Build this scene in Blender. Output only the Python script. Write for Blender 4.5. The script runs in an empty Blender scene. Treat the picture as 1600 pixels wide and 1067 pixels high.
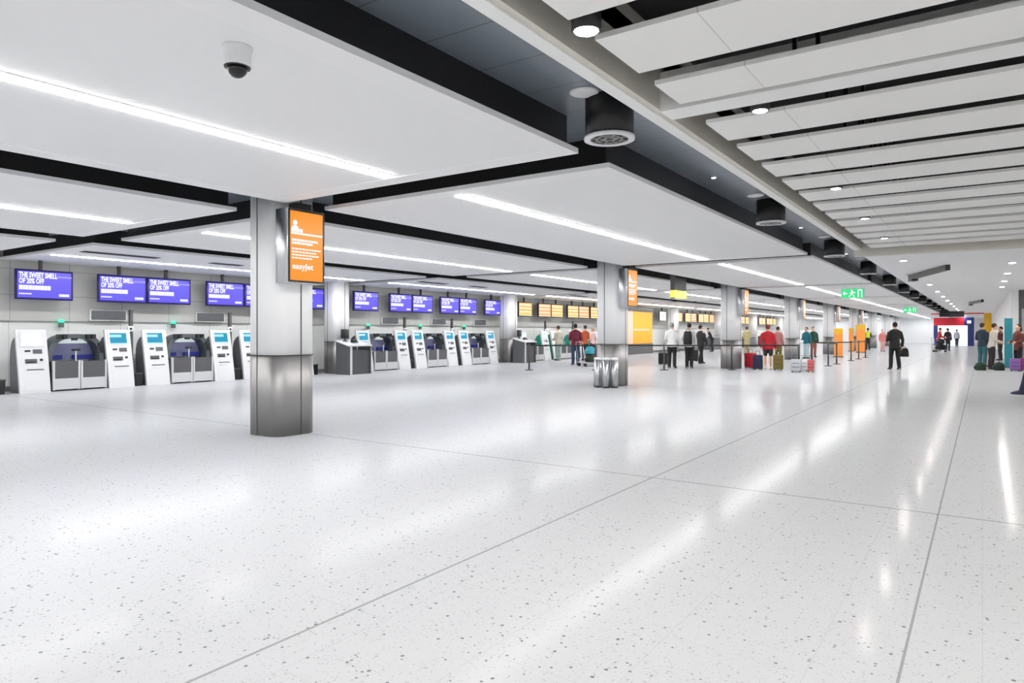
import bpy, bmesh, math, random
from mathutils import Vector, Matrix
random.seed(7)
R = math.radians
PI = math.pi
C = bpy.context.scene.collection
S = bpy.context.scene

# ------------------------------------------------------------------ camera
FPX, YAW, EYE, HOR = 1070.0, R(34.49), 1.4, 519.0
cd = bpy.data.cameras.new('camera'); cam = bpy.data.objects.new('camera', cd); C.objects.link(cam)
cd.sensor_width = 36; cd.lens = FPX / 1600 * 36; cd.shift_y = -(533.5 - HOR) / 1600
cd.clip_start = .05; cd.clip_end = 300
cam.location = (0, 0, EYE); cam.rotation_euler = (PI / 2, 0, YAW)
S.camera = cam
SN, CS = math.sin(YAW), math.cos(YAW)
def at(px, py):
    """ground point seen at a pixel of the photograph"""
    d = EYE * FPX / (py - HOR); x = (px - 800) / FPX
    return (d * (x * CS - SN), d * (x * SN + CS))

# ------------------------------------------------------------------ materials
def srgb(c):
    if isinstance(c, str): c = tuple(int(c[i:i + 2], 16) for i in (0, 2, 4))
    f = lambda v: v / 12.92 if v <= .04045 else ((v + .055) / 1.055) ** 2.4
    return tuple(f(v / 255) for v in c) + (1,)
def mat(name, col, rough=.5, metal=0, emit=None, es=1.0, spec=.5, noise=0):
    m = bpy.data.materials.new(name); m.use_nodes = True
    nt = m.node_tree; b = nt.nodes['Principled BSDF']
    col = srgb(col) if not (isinstance(col, tuple) and len(col) == 4) else col
    b.inputs['Base Color'].default_value = col
    b.inputs['Roughness'].default_value = rough; b.inputs['Metallic'].default_value = metal
    b.inputs['Specular IOR Level'].default_value = spec
    if emit:
        b.inputs['Emission Color'].default_value = srgb(emit); b.inputs['Emission Strength'].default_value = es
    if noise:
        n = nt.nodes.new('ShaderNodeTexNoise'); n.inputs['Scale'].default_value = 6
        tc = nt.nodes.new('ShaderNodeTexCoord'); nt.links.new(tc.outputs['Object'], n.inputs['Vector'])
        mx = nt.nodes.new('ShaderNodeMixRGB'); mx.blend_type = 'MULTIPLY'; mx.inputs[0].default_value = noise
        mx.inputs[1].default_value = col; nt.links.new(n.outputs['Fac'], mx.inputs[2])
        nt.links.new(mx.outputs[0], b.inputs['Base Color'])
    return m
class NT:
    def __init__(s, m): s.t = m.node_tree
    def n(s, typ, **k):
        o = s.t.nodes.new(typ)
        for a, v in k.items(): setattr(o, a, v)
        return o
    def l(s, a, b): s.t.links.new(a, b)
    def math(s, op, a, b=None, c=None):
        o = s.n('ShaderNodeMath', operation=op)
        for i, v in enumerate((a, b, c)):
            if v is None: continue
            if isinstance(v, (int, float)): o.inputs[i].default_value = v
            else: s.l(v, o.inputs[i])
        return o.outputs[0]
    def mix(s, fac, a, b):
        o = s.n('ShaderNodeMixRGB')
        for i, v in enumerate((fac, a, b)):
            if isinstance(v, (int, float)) or isinstance(v, tuple): o.inputs[i].default_value = v
            else: s.l(v, o.inputs[i])
        return o.outputs[0]

def floor_mat():
    m = mat('terrazzo', (238, 239, 242), .12, spec=.28); n = NT(m); b = m.node_tree.nodes['Principled BSDF']
    tc = n.n('ShaderNodeTexCoord').outputs['Object']
    sx = n.n('ShaderNodeSeparateXYZ'); n.l(tc, sx.inputs[0]); X, Y = sx.outputs[0], sx.outputs[1]
    def chips(scale, thr, size):
        v = n.n('ShaderNodeTexVoronoi'); v.inputs['Scale'].default_value = scale; n.l(tc, v.inputs['Vector'])
        sc = n.n('ShaderNodeSeparateColor'); n.l(v.outputs['Color'], sc.inputs[0])
        near = n.math('LESS_THAN', v.outputs['Distance'], n.math('MULTIPLY', sc.outputs[1], size))
        return n.math('MULTIPLY', near, n.math('GREATER_THAN', sc.outputs[0], thr)), sc.outputs[2]
    c1, r1 = chips(46, .74, .44); c2, r2 = chips(90, .62, .5)
    base = (.485, .492, .51, 1)
    nz = n.n('ShaderNodeTexNoise'); nz.inputs['Scale'].default_value = 1.1; n.l(tc, nz.inputs['Vector'])
    col = n.mix(n.math('MULTIPLY', nz.outputs['Fac'], .12), base, (.43, .44, .46, 1))
    col = n.mix(n.math('MULTIPLY', c2, .55), col, (.30, .31, .32, 1))
    dark = n.mix(r1, (.10, .105, .11, 1), (.42, .41, .40, 1))
    col = n.mix(n.math('MULTIPLY', c1, .85), col, dark)
    br = n.n('ShaderNodeTexBrick'); br.offset = .5
    cb = n.n('ShaderNodeCombineXYZ'); n.l(Y, cb.inputs[0]); n.l(X, cb.inputs[1]); n.l(cb.outputs[0], br.inputs['Vector'])
    br.inputs['Scale'].default_value = 1; br.inputs['Brick Width'].default_value = 1.2; br.inputs['Row Height'].default_value = .6
    br.inputs['Mortar Size'].default_value = .0025; br.inputs['Mortar Smooth'].default_value = 0
    col = n.mix(n.math('MULTIPLY', br.outputs['Fac'], .35), col, (.35, .35, .36, 1))
    def line(v, pos, w): return n.math('LESS_THAN', n.math('ABSOLUTE', n.math('SUBTRACT', v, pos)), w)
    jl = n.math('MAXIMUM', line(X, -2.62, .009), line(X, -.28, .006))
    jl = n.math('MAXIMUM', jl, line(n.math('WRAP', Y, 6.2 - 5.175, 6.2 + 5.175), 6.2, .012))
    col = n.mix(n.math('MULTIPLY', jl, .75), col, (.22, .22, .22, 1))
    # honed stone: matt body under a thin worn polish that only shines at grazing angles
    df = n.n('ShaderNodeBsdfDiffuse'); n.l(col, df.inputs['Color'])
    gl = n.n('ShaderNodeBsdfGlossy'); n.l(n.math('MULTIPLY_ADD', nz.outputs['Fac'], .05, .10), gl.inputs['Roughness'])
    fr = n.n('ShaderNodeFresnel'); fr.inputs['IOR'].default_value = 1.45
    ms = n.n('ShaderNodeMixShader'); n.l(n.math('MULTIPLY', n.math('POWER', fr.outputs[0], 1.75), .46), ms.inputs[0])
    n.l(df.outputs[0], ms.inputs[1]); n.l(gl.outputs[0], ms.inputs[2])
    n.l(ms.outputs[0], [x for x in m.node_tree.nodes if x.type == 'OUTPUT_MATERIAL'][0].inputs['Surface']); m.node_tree.nodes.remove(b)
    return m
def grid_mat(name, col, rough, axes, pitch, offs, w, linecol, fac=.8, spec=.5):
    """plain colour with thin panel joints on the given axes"""
    m = mat(name, col, rough, spec=spec); n = NT(m); b = m.node_tree.nodes['Principled BSDF']
    tc = n.n('ShaderNodeTexCoord').outputs['Object']; sx = n.n('ShaderNodeSeparateXYZ'); n.l(tc, sx.inputs[0])
    f = None
    for a, p, o in zip(axes, pitch, offs):
        v = n.math('LESS_THAN', n.math('ABSOLUTE', n.math('SUBTRACT', n.math('WRAP', sx.outputs[a], o - p / 2, o + p / 2), o)), w)
        f = v if f is None else n.math('MAXIMUM', f, v)
    nz = n.n('ShaderNodeTexNoise'); nz.inputs['Scale'].default_value = .8; n.l(tc, nz.inputs['Vector'])
    c2 = n.mix(n.math('MULTIPLY', nz.outputs['Fac'], .1), srgb(col), tuple(v * .85 for v in srgb(col)[:3]) + (1,))
    n.l(n.mix(n.math('MULTIPLY', f, fac), c2, srgb(linecol)), b.inputs['Base Color'])
    return m
def steel_mat(name, col, rough):
    m = mat(name, col, rough, 1); n = NT(m); b = m.node_tree.nodes['Principled BSDF']
    tc = n.n('ShaderNodeTexCoord').outputs['Object']; mp = n.n('ShaderNodeMapping'); n.l(tc, mp.inputs[0])
    mp.inputs['Scale'].default_value = (90, 90, 1.5)
    nz = n.n('ShaderNodeTexNoise'); n.l(mp.outputs[0], nz.inputs['Vector']); nz.inputs['Scale'].default_value = 1
    n.l(n.math('MULTIPLY_ADD', nz.outputs['Fac'], .08, rough - .04), b.inputs['Roughness'])
    return m
LAMP = 47.0
M = dict(
    floor=floor_mat(),
    panel=mat('white_ceiling_panel', (247, 247, 247), .55),
    panel_edge=mat('ceiling_panel_border', (250, 250, 250), .5),
    kioskw=mat('kiosk_white', (214, 215, 217), .45),
    black=mat('black_upstand', (9, 9, 10), .45),
    channel=grid_mat('dark_channel_ceiling', (108, 116, 126), .30, (1,), (.64,), (3.65,), .006, (40, 44, 48)),
    trim=mat('white_trim', (245, 245, 243), .45),
    beige=mat('pale_bulkhead', (214, 210, 200), .6, noise=.08),
    slat=grid_mat('white_slat', (248, 247, 244), .55, (0,), (2.4,), (1.15,), .003, (170, 168, 164), .6),
    plenum=mat('dark_plenum', (22, 22, 22), .8),
    wall=grid_mat('grey_wall_panels', (182, 182, 179), .5, (1, 2), (1.28, .62), (7.9, 1.67), .006, (104, 104, 104)),
    wall_low=grid_mat('pale_wall_panels', (222, 224, 222), .45, (1,), (1.28,), (7.9,), .005, (150, 150, 150)),
    white=mat('white_paint', (228, 229, 230), .45),
    shaft=mat('column_white', (250, 250, 250), .5),
    steel=steel_mat('brushed_steel', (160, 158, 157), .5),
    steel_hi=steel_mat('bright_steel', (205, 206, 208), .28),
    kick=mat('pale_satin_metal', (206, 207, 210), .35, .3),
    groove=mat('dark_joint', (52, 52, 54), .6),
    darkgrey=mat('dark_grey_panel', (84, 84, 87), .45, noise=.15),
    midgrey=mat('mid_grey_shell', (88, 90, 95), .45, noise=.1),
    blackp=mat('black_plastic', (20, 20, 22), .4),
    hood=mat('hood_mesh', (92, 100, 104), .5, noise=.5),
    teal=mat('teal_shell', (30, 150, 130), .4),
    lamp=mat('lamp_diffuser', (255, 255, 255), .5, emit=(253, 252, 251), es=LAMP),
    spot=mat('downlight_lens', (255, 255, 255), .5, emit=(255, 251, 244), es=620),
    farfill=mat('far_fill_lens', (255, 255, 255), .5, emit=(253, 252, 251), es=13),  # glow of the fill lights added for the far wall
    led=mat('led_lens', (255, 255, 255), .5, emit=(240, 246, 255), es=12),
    purple=mat('purple_screen', (10, 10, 20), .3, emit=(96, 84, 232), es=1.0),
    purplelt=mat('pale_purple_screen_band', (10, 10, 20), .3, emit=(150, 142, 245), es=1.0),
    navyframe=mat('screen_case_navy', (26, 20, 96), .4),
    letter=mat('screen_lettering', (20, 20, 20), .3, emit=(244, 243, 255), es=1.1),
    orange=mat('orange_screen', (20, 10, 5), .3, emit=(240, 144, 14), es=1.0),
    amber=mat('amber_screen', (20, 10, 5), .3, emit=(250, 200, 110), es=1.0),
    amber2=mat('peach_screen', (20, 10, 5), .3, emit=(250, 178, 122), es=1.0),
    amberhi=mat('amber_screen_text', (20, 15, 10), .3, emit=(255, 240, 205), es=1.1),
    amberlo=mat('amber_screen_line', (20, 10, 5), .3, emit=(206, 140, 60), es=1.0),
    whitescr=mat('white_screen', (20, 20, 20), .3, emit=(240, 246, 250), es=1.0),
    cyan=mat('cyan_screen', (5, 10, 15), .3, emit=(20, 150, 190), es=1.0),
    cyanhi=mat('cyan_screen_band', (5, 10, 15), .3, emit=(176, 232, 244), es=1.0),
    green=mat('green_lamp', (5, 40, 25), .3, emit=(50, 235, 160), es=2.2),
    greensign=mat('green_sign_face', (5, 40, 25), .3, emit=(44, 206, 124), es=1.1),
    yellow=mat('yellow_sign_face', (60, 55, 5), .3, emit=(244, 236, 96), es=1.0),
    blue=mat('deep_blue', (38, 52, 160), .4),
    lavender=mat('lavender_panel', (150, 154, 196), .25),
    board=mat('orange_board', (240, 168, 30), .5),
    boardpink=mat('peach_board', (246, 196, 170), .5),
    red=mat('red_fascia', (205, 26, 48), .4),
    navy=mat('navy_fascia', (30, 44, 112), .4),
    yel=mat('yellow_paint', (222, 172, 20), .45),
    tealb=mat('teal_board', (28, 128, 140), .5),
    orangep=mat('orange_totem', (240, 150, 60), .5),
    yellowgreen=mat('hi_vis', (206, 228, 60), .6),
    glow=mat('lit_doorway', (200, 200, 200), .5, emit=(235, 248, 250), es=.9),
    lens=mat('smoked_dome', (16, 16, 18), .08),
    glass=mat('display_glass', (228, 238, 240), .1, emit=(226, 240, 242), es=.5),
)
def cm(name, c, rough=.75): 
    if name not in M: M[name] = mat(name, c, rough, noise=.2)
    return M[name]

# ------------------------------------------------------------------ mesh builder
class MB:
    def __init__(s): s.v = []; s.f = []; s.m = []; s.sm = []
    def add(s, vs, fs, mi=0, smooth=False):
        o = len(s.v); s.v += [tuple(v) for v in vs]
        for f in fs: s.f.append([i + o for i in f]); s.m.append(mi); s.sm.append(smooth)
        return s
    def box(s, x0, x1, y0, y1, z0, z1, mi=0):
        vs = [(x, y, z) for z in (z0, z1) for y in (y0, y1) for x in (x0, x1)]
        return s.add(vs, [(0, 2, 3, 1), (4, 5, 7, 6), (0, 1, 5, 4), (2, 6, 7, 3), (0, 4, 6, 2), (1, 3, 7, 5)], mi)
    def rbox(s, x0, x1, y0, y1, z0, z1, r=.02, seg=2, mi=0):
        bm = bmesh.new(); bmesh.ops.create_cube(bm, size=1)
        for v in bm.verts: v.co = ((x0 + x1) / 2 + v.co.x * (x1 - x0), (y0 + y1) / 2 + v.co.y * (y1 - y0), (z0 + z1) / 2 + v.co.z * (z1 - z0))
        bmesh.ops.bevel(bm, geom=bm.edges[:], offset=r, segments=seg, affect='EDGES', profile=.5)
        bm.verts.index_update(); s.add([v.co[:] for v in bm.verts], [[v.index for v in f.verts] for f in bm.faces], mi, True); bm.free(); return s
    def prism(s, pts, axis, a0, a1, mi=0, smooth=False):
        """polygon pts in the plane across axis (x: (y,z), y: (x,z), z: (x,y)) pushed from a0 to a1"""
        def P(p, a): return {'x': (a, p[0], p[1]), 'y': (p[0], a, p[1]), 'z': (p[0], p[1], a)}[axis]
        n = len(pts); o = len(s.v)
        s.v += [P(p, a0) for p in pts] + [P(p, a1) for p in pts]
        s.f += [[o + i for i in range(n)][::-1], [o + n + i for i in range(n)]]; s.m += [mi] * 2; s.sm += [False] * 2
        for i in range(n):
            j = (i + 1) % n; s.f.append([o + i, o + j, o + n + j, o + n + i]); s.m.append(mi); s.sm.append(smooth)
        return s
    def lathe(s, prof, c=(0, 0, 0), n=24, mi=0, smooth=True, caps=True):
        """prof: (radius, z) list around the z axis through c"""
        o = len(s.v)
        for r, z in prof:
            for i in range(n):
                a = 2 * PI * i / n; s.v.append((c[0] + r * math.cos(a), c[1] + r * math.sin(a), c[2] + z))
        for k in range(len(prof) - 1):
            for i in range(n):
                j = (i + 1) % n; s.f.append([o + k * n + i, o + k * n + j, o + (k + 1) * n + j, o + (k + 1) * n + i]); s.m.append(mi); s.sm.append(smooth)
        if caps: s.f.append([o + i for i in range(n)][::-1]); s.f.append([o + (len(prof) - 1) * n + i for i in range(n)]); s.m += [mi] * 2; s.sm += [False] * 2
        return s
    def loft(s, rings, n=16, mi=0):
        """rings: (cx, cy, cz, rx, ry) horizontal ellipses"""
        o = len(s.v)
        for cx, cy, cz, rx, ry in rings:
            for i in range(n):
                a = 2 * PI * i / n; s.v.append((cx + rx * math.cos(a), cy + ry * math.sin(a), cz))
        for k in range(len(rings) - 1):
            for i in range(n):
                j = (i + 1) % n; s.f.append([o + k * n + i, o + k * n + j, o + (k + 1) * n + j, o + (k + 1) * n + i]); s.m.append(mi); s.sm.append(True)
        s.f.append([o + i for i in range(n)][::-1]); s.f.append([o + (len(rings) - 1) * n + i for i in range(n)]); s.m += [mi] * 2; s.sm += [True] * 2
        return s
    def tube(s, pts, rad, n=10, mi=0, caps=True):
        pts = [Vector(p) for p in pts]; rad = rad if isinstance(rad, (list, tuple)) else [rad] * len(pts)
        if caps:   # rounded ends
            d0 = (pts[0] - pts[1]).normalized(); d1 = (pts[-1] - pts[-2]).normalized()
            pts = [pts[0] + d0 * rad[0] * .95, pts[0] + d0 * rad[0] * .6] + pts + [pts[-1] + d1 * rad[-1] * .6, pts[-1] + d1 * rad[-1] * .95]
            rad = [rad[0] * .3, rad[0] * .8] + list(rad) + [rad[-1] * .8, rad[-1] * .3]
        o = len(s.v); N = len(pts); up = None
        for k, p in enumerate(pts):
            t = (pts[min(k + 1, N - 1)] - pts[max(k - 1, 0)]).normalized()
            if up is None: up = Vector((0, 0, 1)) if abs(t.z) < .9 else Vector((1, 0, 0))
            u = (up - t * up.dot(t)).normalized(); w = t.cross(u); up = u
            for i in range(n):
                a = 2 * PI * i / n; s.v.append(tuple(p + (u * math.cos(a) + w * math.sin(a)) * rad[k]))
        for k in range(N - 1):
            for i in range(n):
                j = (i + 1) % n; s.f.append([o + k * n + i, o + k * n + j, o + (k + 1) * n + j, o + (k + 1) * n + i]); s.m.append(mi); s.sm.append(True)
        s.f.append([o + i for i in range(n)][::-1]); s.f.append([o + (N - 1) * n + i for i in range(n)]); s.m += [mi] * 2; s.sm += [False] * 2
        return s
    def ell(s, c, r, n=14, m=9, mi=0):
        rings = []
        for k in range(m + 1):
            t = -PI / 2 + PI * (k + .08) / (m + .16)
            rings.append((c[0], c[1], c[2] + r[2] * math.sin(t), r[0] * math.cos(t), r[1] * math.cos(t)))
        return s.loft(rings, n, mi)
    def mesh(s, name, mats):
        me = bpy.data.meshes.new(name); me.from_pydata(s.v, [], s.f); 
        for m in (mats if isinstance(mats, list) else [mats]): me.materials.append(m)
        me.polygons.foreach_set('material_index', s.m); me.polygons.foreach_set('use_smooth', s.sm)
        bm = bmesh.new(); bm.from_mesh(me); bmesh.ops.recalc_face_normals(bm, faces=bm.faces); bm.to_mesh(me); bm.free()
        me.update(); return me
    def build(s, name, mats, parent=None):
        return link(name, s.mesh(name, mats), parent)
def link(name, me, parent=None):
    o = bpy.data.objects.new(name, me); C.objects.link(o)
    if parent: o.parent = parent
    return o
def tag(o, label=None, cat=None, group=None, kind=None):
    for k, v in (('label', label), ('category', cat), ('group', group), ('kind', kind)):
        if v: o[k] = v
    return o
def thing(name, label, cat, loc=(0, 0, 0), rz=0, group=None):
    o = bpy.data.objects.new(name, None); C.objects.link(o); o.empty_display_size = .1
    o.location = loc; o.rotation_euler = (0, 0, rz); return tag(o, label, cat, group)
def dup(root, loc, rz=None, label=None, group=None, swap=None, skip=()):
    """copy of a thing with its parts and sub-parts; swap = {part name stem: material}"""
    def cp(o, par):
        c = o.copy(); C.objects.link(c)
        if par: c.parent = par
        if swap and o.type == 'MESH':
            st = o.name.split('.')[0]
            if st in swap:
                for sl in c.material_slots: sl.link = 'OBJECT'
                c.material_slots[0].material = swap[st]
        for ch in list(o.children):
            if ch.name.split('.')[0] not in skip: cp(ch, c)
        return c
    r = cp(root, None); r.location = loc
    if rz is not None: r.rotation_euler = (0, 0, rz)
    if label: r['label'] = label
    if group: r['group'] = group
    return r
def struct(name, mb, m, label=None, cat=None):
    return tag(mb.build(name, m), label, cat, None, 'structure')
ORD = ['nearest', 'second', 'third', 'fourth', 'fifth', 'sixth', 'seventh', 'eighth', 'ninth', 'tenth', 'eleventh', 'twelfth', 'thirteenth',
       'fourteenth', 'fifteenth', 'sixteenth', 'seventeenth', 'eighteenth', 'nineteenth', 'twentieth']
ORD += ['twenty-' + w for w in ('first', 'second', 'third', 'fourth', 'fifth', 'sixth', 'seventh', 'eighth', 'ninth')]
def text_mesh(txt, size, bold=0):
    cu = bpy.data.curves.new('lettering', 'FONT'); cu.body = txt; cu.size = size; cu.offset = bold; cu.resolution_u = 2
    o = bpy.data.objects.new('lettering', cu); C.objects.link(o)
    dg = bpy.context.evaluated_depsgraph_get(); me = bpy.data.meshes.new_from_object(o.evaluated_get(dg))
    bpy.data.objects.remove(o); bpy.data.curves.remove(cu); return me
def add_text(mb, txt, y0, z0, size, width=None, x=0.0, mi=0, bold=0):
    """flat lettering on a board that faces +x, running along +y, baseline z0"""
    me = text_mesh(txt, size, bold)
    xs = [v.co.x for v in me.vertices]; k = width / (max(xs) - min(xs)) if width else 1; x_0 = min(xs)
    mb.add([(x, y0 + (v.co.x - x_0) * k, z0 + v.co.y) for v in me.vertices], [list(p.vertices) for p in me.polygons], mi)
    bpy.data.meshes.remove(me)

# ------------------------------------------------------------------ people
def skin_mesh(name, mb, voxel, smooth=3, m=None):
    """one continuous surface from overlapping limbs"""
    me = bpy.data.meshes.new(name); me.from_pydata(mb.v, [], mb.f)
    bm = bmesh.new(); bm.from_mesh(me); bmesh.ops.recalc_face_normals(bm, faces=bm.faces); bm.to_mesh(me); bm.free()
    o = bpy.data.objects.new(name, me); C.objects.link(o)
    r = o.modifiers.new('r', 'REMESH'); r.mode = 'VOXEL'; r.voxel_size = voxel
    sm = o.modifiers.new('s', 'SMOOTH'); sm.iterations = smooth; sm.factor = .5
    dg = bpy.context.evaluated_depsgraph_get(); out = bpy.data.meshes.new_from_object(o.evaluated_get(dg))
    bpy.data.objects.remove(o); bpy.data.meshes.remove(me)
    out.polygons.foreach_set('use_smooth', [True] * len(out.polygons)); out.materials.clear(); out.materials.append(m); out.name = name
    return out
SKIN = [cm('skin_fair', (226, 180, 156), .6), cm('skin_tan', (190, 136, 106), .6), cm('skin_brown', (120, 80, 60), .6)]
ARMS = dict(down=((-.02, .137, .63), (.015, .142, .485)), front=((-.005, .132, .635), (.12, .095, .60)), high=((.05, .135, .66), (.13, .06, .76)),
            back=((-.06, .135, .635), (-.10, .12, .50)), swing=((.03, .137, .635), (.09, .13, .50)), hip=((-.04, .19, .66), (.02, .12, .56)),
            out=((.05, .15, .64), (.20, .13, .58)))
def hand(mb, e, w, side):
    f = (w - e).normalized(); X = Vector((1, 0, 0)); wd = (X - f * X.dot(f)).normalized() if abs(X.dot(f)) < .9 else (Vector((0, 0, 1)) - f * f.z).normalized()
    nrm = Vector((0, -side, 0)); nrm = (nrm - f * nrm.dot(f) - wd * nrm.dot(wd))
    nrm = nrm.normalized() if nrm.length > .1 else f.cross(wd)
    for t in (-.024, -.008, .008, .024):    # palm
        mb.tube([w + wd * t * .6, w + f * .085 + wd * t], [.015, .014], 8)
    for t, L in ((.027, .072), (.009, .082), (-.009, .077), (-.027, .06)):
        a = w + f * .085 + wd * t; b = a + (f * .85 + nrm * .35) * L * .55; c = b + (f * .45 + nrm * .8) * L * .5
        mb.tube([a, b, c], [.0095, .009, .008], 8)
    a = w + f * .025 + wd * .026; b = a + (f * .6 + wd * .7 + nrm * .2) * .04; mb.tube([a, b, b + (f * .9 + wd * .1 + nrm * .4) * .03], [.012, .0105, .009], 8)
def person(label, loc, face, H, top, bottom, hair, shoe=(25, 25, 28), arms=('down', 'down'), stride=(.0, .0), stance=.055, skin=0,
           hem=.47, leg_end=.03, sleeve=1.0, lean=0.0, long_hair=False, collar=None, build=1.0, vest=None, cap=None):
    """forward is local +x; every joint is placed in body heights and scaled by H"""
    root = thing('person', label, 'person', (loc[0], loc[1], 0), face)
    V = lambda x, y, z: Vector(((x + lean * max(0, z - .5)) * H, y * H * (build if z > .4 else 1), z * H))
    sk = SKIN[skin]; b = MB()
    def ring(x, z, rx, ry, o=0): p = V(x, 0, z); return (p.x, 0, p.z, rx * H + o, ry * H * build + o)
    trunk = [(0, .46, .05, .07), (0, .50, .062, .088), (0, .56, .060, .086), (.0, .62, .052, .076), (.004, .70, .060, .086), (.004, .77, .062, .099), (-.004, .815, .052, .104), (-.006, .838, .036, .07)]
    b.loft([ring(*t) for t in trunk] + [ring(-.004, .855, .03, .034), ring(.0, .89, .028, .03)])
    head = [(.012, .868, .03, .02), (.012, .882, .044, .031), (.006, .905, .052, .039), (.003, .93, .056, .043), (-.003, .955, .056, .044), (-.006, .975, .048, .039), (-.006, .99, .033, .028), (-.006, .998, .014, .012)]
    hb = 1 / build
    b.loft([(V(x, 0, z).x, 0, z * H, rx * H, ry * H) for x, z, rx, ry in head])
    p = V(.058, 0, .922); b.tube([V(.054, 0, .94), p], [.007 * H, .0095 * H], 8)
    for s in (1, -1):
        q = V(-.004, 0, .925); b.ell((q.x, s * .044 * H, q.z), (.016 * H, .007 * H, .02 * H), 8, 6)
    foot = []; 
    for s, st in ((1, stride[0]), (-1, stride[1])):
        hip, kn, an = V(0, s * .05, .50), V(st * .55 + .012, s * (.05 + stance) / 2, .275), V(st - .01, s * stance, .045)
        b.tube([hip, (hip + kn) / 2, kn, kn * .45 + an * .55 + Vector((-.008 * H, 0, 0)), an], [.05 * H, .044 * H, .031 * H, .032 * H, .021 * H], 10)
        b.tube([V(st - .03, s * stance, .022), V(st + .04, s * (stance + .008), .02), V(st + .09, s * (stance + .012), .014)], [.02 * H, .022 * H, .014 * H], 8)
        foot.append((s, st, hip, kn, an))
    arm = []
    for s, k in ((1, arms[0]), (-1, arms[1])):
        (ex, ey, ez), (wx, wy, wz) = ARMS[k]
        sh, el, wr = V(-.004, s * .098, .795), V(ex, s * ey, ez), V(wx, s * wy, wz)
        b.tube([sh, (sh + el) / 2, el, (el + wr) / 2, wr], [.031 * H, .028 * H, .023 * H, .022 * H, .0155 * H], 10)
        hand(b, el, wr, s); arm.append((s, sh, el, wr))
    link('body', skin_mesh('body', b, .0115, 2, sk), root)
    # garments, each its own mesh over the body
    t = MB(); o = .016
    tr = [x for x in trunk if x[1] > hem + .02]
    lo = [ring(0, hem, .066, .094, o)] + ([ring(0, .50, .066, .093, o)] if hem < .48 else [])
    tr = [x for x in tr if x[1] > .51] if hem < .5 else tr
    t.loft(lo + [ring(*x, o) for x in tr[:-1]] + [ring(-.006, .845, .04, .06, .006), ring(-.004, .858, .034, .038, .004)])
    for s, sh, el, wr in arm:
        w2 = el + (wr - el) * 1.06 if sleeve >= 1 else el + (sh - el) * (.1 - sleeve * .1)
        pts = [sh, (sh + el) / 2, el] + ([(el + w2) / 2, w2] if sleeve >= 1 else [])
        t.tube(pts, [.040 * H, .037 * H, .033 * H, .031 * H, .026 * H][:len(pts)], 10, caps=False)
    link('jacket' if sleeve >= 1 else 'shirt', skin_mesh('jacket', t, .02, 2, top), root)
    if vest:
        t = MB(); t.loft([ring(*x, o + .014) for x in trunk[2:-1]] + [ring(-.006, .84, .04, .065, .014)]); link('vest', skin_mesh('vest', t, .02, 2, vest), root)
    if collar:
        t = MB(); t.loft([ring(-.004, .845, .037, .05, .005), ring(-.003, .872, .032, .034, .006)]); link('collar', t.mesh('collar', collar), root)
    t = MB(); t.loft([ring(0, .465, .05, .072, .01), ring(0, .50, .064, .091, .010), ring(0, .56, .062, .088, .009), ring(0, .60, .057, .081, .008)])
    for s, st, hip, kn, an in foot:
        pts, rad = [hip, (hip + kn) / 2, kn, kn * .45 + an * .55 + Vector((-.006 * H, 0, 0)), an], [.056, .052, .043, .043, .037]
        if leg_end > .2: pts = pts[:2] + [kn + (hip - kn) * .12]; rad = rad[:3]
        t.tube(pts + ([an + Vector((.004, 0, -.035)) * H] if leg_end < .2 else []), [r * H for r in rad] + ([.036 * H] if leg_end < .2 else []), 10, caps=False)
    link('shorts' if leg_end > .2 else 'trousers', skin_mesh('trousers', t, .02, 2, bottom), root)
    me = None
    for s, st, hip, kn, an in foot:
        t = MB(); sz = H * s * stance
        t.loft([(st * H + .03 * H, sz + s * .008 * H, .0, .078 * H, .027 * H), (st * H + .03 * H, sz + s * .008 * H, .018 * H, .08 * H, .029 * H),
                (st * H + .015 * H, sz + s * .004 * H, .036 * H, .062 * H, .026 * H), (st * H - .012 * H, sz, .055 * H, .03 * H, .024 * H)], 14)
        t.build('shoe', cm('shoe_%d_%d_%d' % shoe, shoe, .45), root)
    t = MB(); q = V(-.012, 0, .95); t.ell((q.x, 0, q.z), (.056 * H, .050 * H, .060 * H), 16, 10)
    if long_hair:
        q2, q3 = V(-.03, 0, .93), V(-.04, 0, .83); t.loft([(q3.x, 0, q3.z, .022 * H, .045 * H), (q3.x, 0, (q3.z + q2.z) / 2, .034 * H, .052 * H), (q2.x, 0, q2.z, .034 * H, .05 * H), (q2.x, 0, q2.z + .03 * H, .02 * H, .04 * H)])
    link('hair', skin_mesh('hair', t, .012, 2, hair), root)
    for s in (1, -1):
        q = V(.0535, 0, .936); t = MB(); t.ell((q.x, s * .018 * H, q.z), (.0045 * H, .0065 * H, .0045 * H), 8, 6); t.build('eye', M['blackp'], root)
    q = V(.054, 0, .897); t = MB(); t.ell((q.x, 0, q.z), (.004 * H, .016 * H, .004 * H), 8, 5); t.build('mouth', cm('lips', (150, 84, 78)), root)
    return root
HB = cm('hair_black', (22, 19, 18)); HBR = cm('hair_brown', (66, 44, 32)); HG = cm('hair_grey', (150, 146, 142)); HDK = cm('hair_dark', (38, 30, 27))
K = lambda n, *c: cm('cloth_' + n, c)
BLK = K('black', 20, 20, 22); WHT = K('white', 226, 226, 224); REDJ = K('red', 178, 22, 36); SUIT = K('suit', 17, 17, 19); NAVY = K('navy', 34, 44, 66)
DGR = K('charcoal', 44, 42, 44); KHA = K('khaki', 168, 158, 112); TEALC = K('teal', 22, 110, 122); MAR = K('maroon', 128, 26, 48); JEAN = K('jeans', 40, 62, 92)
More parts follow.
